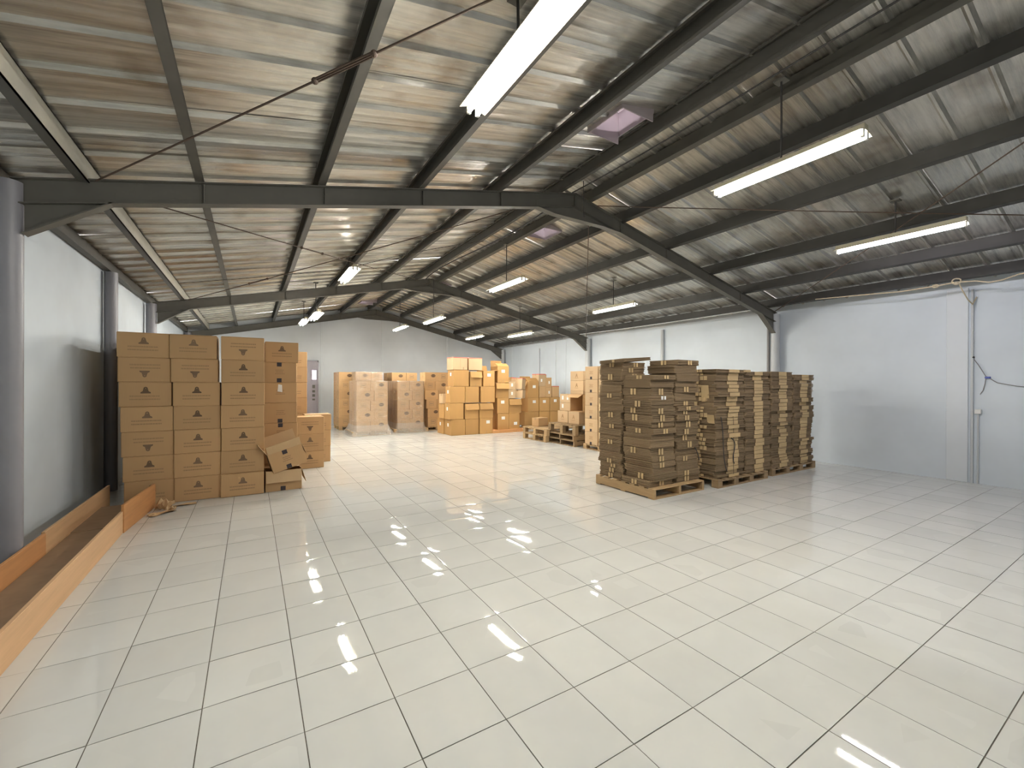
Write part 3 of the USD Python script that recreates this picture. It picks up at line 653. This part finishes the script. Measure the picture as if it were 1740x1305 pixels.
# stack on a board
bd = thing('floor_board', 'orange plywood skid on the floor under the middle orange cartons', 'board', (5.56, 10.72, 0))
obj('front_rail', cbx(-.62, .62, -.50, -.46, 0, .085, .003), PLY, bd); obj('rear_rail', cbx(-.62, .62, .42, .46, 0, .07, .003), PLY, bd); obj('deck', cbx(-.62, .62, -.50, .46, .07, .09, .003) if False else cbx(-.62, .62, -.455, .46, .072, .09, .003), PLY, bd)
Y = 10.36
big(5.19, 5.595, Y, .09, .592, 'orange carton with white label, bottom left on the plywood skid', decals=LF(.36, 0))
big(5.60, 6.00, Y, .09, .588, 'orange carton with low white label, bottom right on the plywood skid', decals=LF(.17, .05))
big(5.17, 5.59, Y, .594, 1.085, 'orange carton with white label, second level left on the plywood skid', decals=LF(.36, -.01))
big(5.60, 6.06, Y, .590, 1.04, 'open orange carton with wide folded flap, second level right on the skid', open_='F')
big(5.12, 5.59, Y, 1.088, 1.555, 'open orange carton with folded flap, third level on the plywood skid', open_='F')
big(5.18, 5.59, Y, 1.57, 2.085, 'tall orange carton with white label and standing flap, topmost on the skid', decals=LF(.36, 0)+SEAM, open_='back')
for i in range(2):
    big(5.605, 5.86, Y+.03, 1.062+i*.275, 1.335+i*.275, f'small pale carton with label, {("lower", "upper")[i]} of two beside the tilted red edged carton', .25, PALE, (('label', 'F', .0, .16, .065, .10),), group='small pale cartons')
put('rim', .36, .36, .28, 'plain', 'pale carton with red edge leaning on the folded flap carton, lower one', (6.12, 10.62, 1.062), 42, PALE, 'pale cartons with red edges', (), None, (3, 2, 0))
put('rim', .38, .38, .37, 'plain', 'tilted pale carton with red edge and label on the skid stack', (6.10, 10.62, 1.355), 40, PALE, 'pale cartons with red edges', (('rim', 'F', 0, 0, 0, .025), ('label', 'R', .0, .20, .07, .10)), None, (3, 3, 0))
for r in range(4): big(5.85, 6.38, 11.35, .0+r*.44, .44+r*.44, f'brown carton, {nth(r)} from the floor, standing behind the skid stack', .45, KRAFT, group='cartons behind the skid stack')
# stack by the right wall
pallet(7.28, 11.05, 0, 1.45, .9, .12, 'block', 'wooden pallet under the orange cartons near the right wall')
Y = 10.76
RW = 'beside the right wall'
big(6.46, 7.04, Y, .12, .578, f'orange carton, bottom left of the stack {RW}')
big(7.065, 7.50, Y, .12, .578, f'orange carton, bottom middle of the stack {RW}')
big(7.52, 7.95, Y, .12, .578, f'orange carton, bottom right of the stack {RW}')
big(6.60, 7.04, Y, .581, 1.063, f'orange carton with white label, second level left, {RW}', decals=LF(.34, .03))
big(7.07, 7.50, Y, .581, 1.063, f'orange carton with white label, second level middle, {RW}', decals=LF(.34, -.01))
big(7.52, 7.95, Y, .581, 1.063, f'orange carton with white label, second level right, {RW}', decals=LF(.36, .01))
big(6.58, 7.03, Y, 1.066, 1.61, f'open orange carton with label and peaked flaps, {RW}', decals=LF(.37, .04), open_='peak')
big(7.07, 7.34, Y+.02, 1.066, 1.45, f'plain brown carton under the red edged one {RW}', .4, KRAFT)
big(7.06, 7.345, Y+.03, 1.453, 1.88, f'pale carton with red edge and label, highest {RW}', .42, PALE, (('rim', 'F', 0, 0, 0, .025), ('label', 'F', -.03, .2, .065, .10)), rz=0, group='pale cartons with red edges')
for i in range(2): big(7.345, 7.60, Y+.02, 1.066+i*.345, 1.408+i*.345, f'small brown carton with label, {("lower", "upper")[i]} one, {RW}', .4, KRAFT, (('label', 'F', .02, .17, .06, .10),), group='small brown labelled cartons')
big(7.36, 7.58, Y+.3, 1.756, 1.87, f'flat red edged carton lying on the small labelled cartons', .3, KRAFT, (('rim', 'F', 0, 0, 0, .02),))
big(7.62, 7.93, Y+.02, 1.066, 1.46, f'brown carton with red edge at the right end {RW}', .4, KRAFT, (('rim', 'F', 0, 0, 0, .02),))

# empty pallets with loose cartons on them
pallet(5.72, 8.32, 0, 1.1, 1.1, .17, 'block', 'pale wooden pallet with blocks, lower of the pair left of the pallet pile', rz=90)
pallet(5.71, 8.30, .17, 1.1, 1.1, .17, 'block', 'pale wooden pallet with blocks, upper of the pair, carrying a small carton', rz=91)
put('e1', .40, .25, .235, 'plain', 'small brown carton alone on the pale pallets', (5.58, 8.62, .342), 14, KRAFT, None)
pallet(5.85, 7.32, 0, 1.1, 1.1, .135, 'stringer', 'grey wooden pallet, bottom of the pile of three', WOOD_GREY, 90)
pallet(5.84, 7.34, .135, 1.1, 1.1, .135, 'stringer', 'grey wooden pallet, middle of the pile of three', WOOD_GREY, 90)
pallet(5.86, 7.30, .27, 1.1, 1.1, .25, 'block', 'deep grey block pallet, top of the pile of three', WOOD_GREY, 90)
EZ = .523
for i, (ya, yb) in enumerate(((7.79, 7.36), (7.345, 6.92))):
    put('deer', .425, .46, .31, 'deer', f'pale carton with small figure print, {("left", "right")[i]} one standing on the pallet pile', (5.57+.23, (ya+yb)/2, EZ), -90, PALE, 'figure print cartons')
for i in range(2):
    put('e2', .43, .40, .215, 'plain', f'pale carton with white labels, {("lower", "upper")[i]} of two above the pallet pile', (5.60+.20, 7.52, EZ+.313+i*.218), -90, PALE, None, (('label', 'F', -.09, .12, .07, .10),)+((('label', 'F', .11, .12, .07, .10),) if i else ()))
# open carton lying on its side, mouth to the aisle
t = thing('carton', 'open brown carton on its side with dark inside facing the aisle', 'carton', (5.60, 7.05, EZ+.313))
obj('body', cat_(cbx(0, .42, -.24, -.233, 0, .44, .002), cbx(0, .42, .233, .24, 0, .44, .002), cbx(0, .42, -.233, .233, 0, .007, .002), cbx(0, .42, -.233, .233, .433, .44, .002), cbx(.413, .42, -.233, .233, .007, .433, .002)), KRAFT, t)
fq = cbx(-.16, 0, -.23, .23, -.0025, .0025, .001); fq.apply_transform(trimesh.transformations.rotation_matrix(math.radians(-28), (0, 1, 0))); fq.apply_translation((-.003, 0, .437)); obj('flap', fq, KRAFT, t)
for i, (h, z) in enumerate(((.085, 0), (.25, .087), (.24, .339))):
    put('e3', .50, .42, h, 'deer' if i else 'plain', ('thin pale carton lying on the side-lying open carton', 'pale carton with figure print, second from the top above the pallet pile', 'pale carton with figure print, topmost above the pallet pile')[i], (5.60+.21, 7.05, EZ+.313+.443+z), -90, PALE, None)
# strapped load: cartons with taped ends towards the aisle
pallet(5.95, 5.98, 0, 1.1, 1.15, .12, 'block', 'wooden pallet under the neat tall load with taped carton ends', rz=90)
for q, (ya, yb) in enumerate(((6.46, 6.02), (6.0, 5.56))):
    for r in range(6):
        put('sf', .435, .5, .3035, 'end_bottom', f'pale carton with dark tape, {nth(r)} from the bottom, {("left", "right")[q]} column of the neat tall load', (5.36+.25, (ya+yb)/2+cr.uniform(-.004, .004), .121+r*.3045), -90+cr.uniform(-.5, .5), PALE, 'cartons of the neat tall load')

# ---------------------------------------------------------------- flattened cartons in bundles
def bundle_parts(t, w, d, h, seed, tabs):
    rnd = random.Random(seed); n = max(3, round(h/.0105)); th = h/n; ms = []
    for k in range(n):
        dx, dy = rnd.gauss(0, .0045), rnd.gauss(0, .0045); r = rnd.uniform(.006, .022)
        p = sbox(-w/2+r+dx, -d/2+r+dy, w/2-r+dx, d/2-r+dy).buffer(r, 2)
        q = ext(p, th*.84); q.apply_translation((0, 0, k*th)); ms.append(q)
    ms.append(bx(-w/2+.022, w/2-.022, -d/2+.022, d/2-.022, .001, h-.001))
    obj('sheets', cat_(*ms), FLAT, t)
    off = rnd.uniform(-.07, .07)
    for face, ww, u, hh, *cm in tabs:
        m = face_mesh(sbox(-ww/2, -hh*h/2, ww/2, hh*h/2), face, w+.016, d+.016, u+off*(0 if ww > .1 else 1), h*.5, th=.004)
        obj('flap_tab', m, cm[0] if cm else FLAT_LIGHT, t)
def stack(x, y, z0, w, d, total, hmin, hmax, where, group, tabs, seed, ang=2.0, jit=.012, nvar=8, rz=0., white=None):
    rnd = random.Random(seed); z = z0; k = 0
    hs = [hmin+(hmax-hmin)*i/(nvar-1) for i in range(nvar)]
    while z < z0+total-hmin*.6:
        v = rnd.randrange(nvar); h = hs[v]
        key = ('bundle', seed // 100, w, d, v, tabs)
        tb = tabs if len(tabs) < 4 or v % 2 == 0 else (tabs[:2] if v == 3 else tabs[2:] if v == 5 else ())
        if k == white: key, tb = ('bundle', 'white', w, d), (('F', .036, -.028, .8, PAPER), ('F', .036, .028, .8, PAPER))
        make(key, lambda t: bundle_parts(t, w, d, h, seed*31+v, tb), 'flat_carton_bundle', f'flat carton bundle, {nth(k)} from the bottom, {where}', 'flat cartons',
             (x+rnd.gauss(0, jit), y+rnd.gauss(0, jit), z), rz+rnd.gauss(0, ang*.5), group)
        z += h+.0008; k += 1
    return z
TAB2 = (('F', .036, -.028, .8), ('F', .036, .028, .8), ('L', .036, -.028, .8), ('L', .036, .028, .8))
# nearest pallet: four stacks, two by two
pallet(3.70, 3.12, 0, 1.08, 1.12, .14, 'stringer', 'wooden pallet nearest the camera under brown flat carton stacks', WOOD)
GP = 'flat carton bundles on the nearest pallet'
zc = stack(3.46, 2.90, .14, .49, .50, 1.545, .062, .115, 'near corner stack of the nearest pallet', GP, TAB2, 100, 3, .016, white=13)
zr = stack(4.00, 2.92, .14, .50, .50, 1.745, .062, .115, 'right stack of the nearest pallet', GP, TAB2, 101, 3, .016)
zl = stack(3.45, 3.42, .14, .48, .47, 1.70, .062, .115, 'rear left stack of the nearest pallet', GP, TAB2, 102, 3, .014)
t = thing('flat_carton_bundle', 'flat carton bundle lying tilted on top of the rear left stack', 'flat cartons', (3.50, 3.40, zl+.012), 12, None, (-3, -4, 0)); bundle_parts(t, .78, .42, .05, 77, (('L', .04, 0, .8),))
# two pallets in a row towards the right wall
pallet(5.16, 3.02, 0, 1.36, 1.05, .125, 'block', 'wooden pallet under the left half of the striped flat carton row', WOOD_GREY)
pallet(6.80, 3.06, 0, 1.50, 1.05, .125, 'block', 'wooden pallet under the right half of the striped flat carton row', WOOD_GREY)
GR = 'flat carton bundles in the striped row'
BAND = (('F', .25, .0, .93),); BANDL = (('F', .27, .05, .93), ('L', .052, -.032, .8), ('L', .052, .032, .8))
rowz = []
for i, (x, w, tb, nm) in enumerate(((4.88, .76, BANDL, 'leftmost stack'), (5.66, .74, BAND, 'second stack'), (6.42, .70, BAND, 'third stack'), (7.14, .70, BAND, 'rightmost stack'))):
    rowz.append(stack(x, 2.82, .125, w, .52, 1.63-.01*i, .045, .078, f'{nm} of the striped row', GR, tb, 200+i, 1.6, .012))
stack(4.90, 3.36, .125, .74, .48, 1.60, .06, .09, 'rear stack, left end of the striped row', GR, BANDL, 300, 1.5)
# loose sheets, straps hanging from the row
for (x, y, z, w, h, rz, lab) in ((4.485, 2.72, 1.40, .12, .26, 97, 'loose pale cardboard sheet hanging at the upper left corner of the striped row'), (4.475, 2.62, 1.02, .15, .13, 75, 'loose pale cardboard piece sticking out of the left striped stack'), (5.30, 2.54, 1.755, .20, .035, 0, 'pale cardboard strip lying on top of the striped row')):
    t = thing('cardboard_sheet', lab, 'cardboard', (x, y, z), rz); q = cbx(-w/2, w/2, -.002, .002, -h/2, h/2, .0008); q.apply_transform(trimesh.transformations.rotation_matrix(math.radians(-8), (1, 0, 0))); obj('sheet', q, FLAT_LIGHT, t)
def hang(pts, r, label, m=WIRE, name='strap', cat='strap'):
    pts = np.array(pts, float); 
    from scipy.interpolate import CubicSpline
    s = np.r_[0, np.cumsum(np.linalg.norm(np.diff(pts, axis=0), axis=1))]; c = CubicSpline(s, pts)(np.linspace(0, s[-1], max(8, 6*len(pts)))) if len(pts) > 2 else pts[[0, 0, 1]]+np.array([[0]*3, [(pts[1]-pts[0])[k]/2 for k in range(3)], [0]*3])
    return tag(obj(name, tube(c-0, r, 6), m), label, cat)
hang([(4.60, 2.535, 1.05), (4.64, 2.525, .75), (4.66, 2.52, .45), (4.74, 2.52, .22)], .007, 'dark strap hanging from the leftmost striped stack, left one')
hang([(4.86, 2.53, .72), (4.93, 2.515, .62), (4.90, 2.52, .45), (4.92, 2.515, .33)], .007, 'dark strap hanging in front of the leftmost striped stack, right one')
hang([(4.92, 2.535, 1.05), (4.92, 2.525, .6), (4.92, 2.53, .16)], .003, 'thin dark cord down the front of the leftmost striped stack')
hang([(4.15, 2.655, .62), (4.20, 2.64, .52), (4.25, 2.65, .42)], .006, 'dark strap end on the right stack of the nearest pallet')

# ---------------------------------------------------------------- wooden chute along the left wall
ch = thing('wooden_chute', 'long wooden trough with orange side boards on the floor along the left wall', 'chute', (0, 0, 0))
obj('side_board', cbx(-2.548, -2.522, .6, 4.52, 0, .222, .003), PLY_PALE, ch)
m = cbx(-.013, .013, 0, 1.02, 0, .29, .003); m.apply_transform(trimesh.transformations.rotation_matrix(math.radians(-5.5), (0, 0, 1))); m.apply_translation((-2.525, 4.50, 0)); obj('side_board', m, PLY, ch)
obj('side_board', cbx(-2.925, -2.9, .6, 3.9, 0, .25, .003), PLY, ch)
obj('side_board', cbx(-2.93, -2.905, 3.9, 5.85, 0, .262, .003), PLY_PALE, ch)
obj('bottom_board', cbx(-2.9, -2.548, .6, 4.5, .055, .072, .002), PLATE, ch)
m = ext(Polygon([(-2.905, 4.5), (-2.54, 4.5), (-2.45, 5.5), (-2.905, 5.5)]), .016); m.apply_translation((0, 0, .060)); obj('bottom_board', m, PLATE, ch)
for y in (1., 2.4, 3.8, 5.3): obj('cross_bar', cbx(-2.9, -2.55, y-.03, y+.03, 0, .054, .002), PLY_PALE, ch)
# scraps beside its end
def scrap(x, y, w, d, rz, label, seed, fold=.05):
    n = 6; rnd = np.random.RandomState(seed); v, f = [], []
    for j in range(n):
        for i in range(n):
            p, q = (i/(n-1)-.5)*w, (j/(n-1)-.5)*d
            v.append((p, q, .006+fold*abs(math.sin(p/w*3+q/d*2+seed))*(.6+.4*rnd.rand())))
    top = np.array(v); bot = top-np.array([0, 0, .005]); 
    for j in range(n-1):
        for i in range(n-1):
            a = j*n+i; f += [(a, a+1, a+n+1), (a, a+n+1, a+n)]
    N = n*n; f += [(c+N, b+N, a+N) for a, b, c in list(f)]
    e = [j*n for j in range(n)]; 
    t = thing('cardboard_scrap', label, 'scrap', (x, y, 0), rz)
    mm = trimesh.Trimesh(np.vstack([top, bot]), np.array(f), process=False); mm.apply_translation((0, 0, -bot[:, 2].min()))
    obj('piece', mm, KRAFT_IN, t)
scrap(-2.30, 5.33, .16, .2, 20, 'crumpled cardboard scrap standing at the end of the chute', 1, .13)
scrap(-2.30, 5.12, .26, .1, 35, 'flat cardboard scrap on the floor in front of the chute end', 2, .03)
scrap(-2.12, 5.42, .24, .06, 10, 'thin cardboard strip on the floor before the leftmost column', 3, .02)
scrap(-2.22, 5.22, .09, .07, 60, 'small pale scrap between the cardboard scraps', 4, .05)

# ---------------------------------------------------------------- wall fittings
def post(x, y, r, z1, label, m=COLUMN): tag(obj('pipe_post', cyl((x, y, 0), (x, y, z1), r, 14), m, None, 40), label, 'post')
post(-3.11, 6.86, .075, ztop(-3.11)-.0, 'round grey post at the left wall between two frames, beside the carton stack')
post(8.24, 6.57, .045, ztop(8.24)-.02, 'slim blue grey pipe post on the right wall behind the flat cartons', COLUMN_PALE)
post(8.26, 3.76, .028, ztop(8.26)-.25, 'dark conduit pipe beside the right column of the nearest frame', WIRE_GREY)
post(8.27, 9.75, .02, ztop(8.27)-.25, 'thin conduit beside the right column of the middle frame', PIPE)
post(8.275, 12.5, .018, ztop(8.27)-.12, 'thin pipe on the right wall above the far orange cartons', PIPE)
post(8.275, .665, .016, 3.05, 'long thin conduit on the right wall beside the pilaster', PIPE)
so = thing('wall_socket', 'white socket box on a short conduit at the right wall', 'socket', (8.3, .60, 1.13))
obj('box', cbx(-.045, 0, -.04, .04, -.04, .04, .006), PIPE, so); obj('cover', cbx(-.052, -.045, -.032, .032, -.032, .032, .002), CAP, so); obj('conduit', cyl((-.02, 0, -1.12), (-.02, 0, -.04), .012, 10), PIPE, so, 40); obj('clip', cbx(-.03, 0, .0, .05, -.012, .012, .002), PIPE, so)
wl = thing('wall_wire', 'grey wire with blue plug drooping across the right wall', 'wire', (0, 0, 0))
obj('cable', tube([(8.285, .66, 1.97), (8.28, .60, 1.86), (8.28, .52, 1.68), (8.28, .40, 1.58), (8.28, .2, 1.53), (8.28, -.1, 1.50), (8.28, -.5, 1.53)], .006), WIRE_GREY, wl)
obj('tail', tube([(8.28, .52, 1.66), (8.28, .53, 1.56), (8.28, .55, 1.46), (8.28, .58, 1.40)], .005), WIRE_GREY, wl); obj('plug', cbx(8.265, 8.295, .47, .53, 1.645, 1.675, .004), WIRE_BLUE, wl); obj('hook', trimesh.creation.icosphere(1, .022).apply_translation((8.28, .66, 1.98)), WIRE, wl)
rp = thing('rope', 'cream rope with knot tied along the right eave, one end hanging', 'rope', (0, 0, 0))
obj('line', tube([(7.72, 2.62, 3.16), (7.70, 2.0, 3.12), (7.69, 1.35, 3.075), (7.69, .95, 3.085), (7.70, .72, 3.10)], .010), ROPE, rp)
obj('line', tube([(7.70, .72, 3.10), (7.70, .52, 3.08), (7.69, .38, 3.03), (7.69, .25, 3.04), (7.70, .1, 3.09), (7.71, -.4, 3.14)], .010), ROPE, rp)
obj('hanging_end', tube([(7.70, .70, 3.10), (7.82, .68, 2.98), (8.0, .66, 2.86), (8.15, .64, 2.80), (8.27, .62, 2.92)], .009), ROPE, rp)
a = np.linspace(0, 2*math.pi, 17); obj('knot', cat_(tube([(7.70+.012*math.cos(3*q), .72+.05*math.cos(q), 3.115+.04*math.sin(q)) for q in a], .010), tube([(7.69, .95+.035*math.cos(q), 3.085+.022*math.sin(q)) for q in a], .009), trimesh.creation.icosphere(2, .026).apply_translation((7.70, .72, 3.08))), ROPE, rp)
hang([(2.44, -2.5, 4.24), (2.44, .2, 4.22), (2.44, 2.0, 4.20), (2.44, 3.4, 4.23)], .008, 'black cable slung along the near ridge purlin', WIRE, 'cable', 'cable')
hang([(2.44, 3.8, 4.23), (2.5, 5.0, 4.20), (2.44, 6.5, 4.22), (2.44, 9.3, 4.24)], .012, 'black cable slung along the ridge in the middle bay', WIRE, 'cable', 'cable')
hang([(-2.45, 7.9, ztop(-2.45)), (-1.2, 7.7, ztop(-1.2)-.03), (.20, 7.45, ztop(.2)-.04)], .005, 'thin wire from the left eave to the middle left lamp', WIRE, 'cable', 'cable')
hang([(.20, 7.45, ztop(.2)-.04), (1.1, 6.6, ztop(1.1)-.02), (2.30, 5.8, ztop(2.3)-.05)], .005, 'thin wire from the middle left lamp to the ridge', WIRE, 'cable', 'cable')
hang([(7.75, 3.7, ztop(7.75)-.03), (7.72, 6.0, ztop(7.72)-.05), (7.7, 9.4, ztop(7.7)-.03)], .012, 'pale pipe under the right eave purlin in the middle bay', PIPE, 'cable', 'cable')
hang([(2.3, 3.0, 4.2), (2.3, 3.0, 3.9), (2.3, 2.99, 3.72)], .004, 'short loose wire hanging below the ridge before the nearest frame', WIRE, 'cable', 'cable')
hang([(5.0, 6.0, ztop(5.0)), (5.0, 6.0, 3.0), (5.0, 6.0, 2.35)], .004, 'long thin wire hanging before the right slope in the middle bay', WIRE, 'cable', 'cable')

# door in the back wall with a small lit window and illegible dark lettering
dr = tag(UsdGeom.Xform.Define(stage, '/World/door_1').GetPrim(), kind='structure')
obj('leaf', cbx(-.30, .585, YB-.05, YB-.006, 0, 2.28, .006), DOOR, dr)
obj('jamb', cat_(cbx(.585, .63, YB-.06, YB, 0, 2.33, .004), cbx(-.345, -.30, YB-.06, YB, 0, 2.33, .004), cbx(-.345, .63, YB-.06, YB, 2.28, 2.33, .004)), DOOR, dr)
for z in (1.66, 1.83): obj('lit_pane', cbx(.42, .555, YB-.056, YB-.049, z, z+.15, .002), GLOW, dr)
obj('window_bead', cat_(cbx(.40, .42, YB-.06, YB-.048, 1.63, 2.0, .002), cbx(.555, .575, YB-.06, YB-.048, 1.63, 2.0, .002), cbx(.42, .555, YB-.06, YB-.048, 1.81, 1.83, .002)), DOOR, dr)
for z, h in ((1.35, .12), (1.20, .08), (1.05, .09), (.92, .06)): obj('door_mark', cbx(.43, .52, YB-.052, YB-.0495, z, z+h, .0008), STEEL, dr)
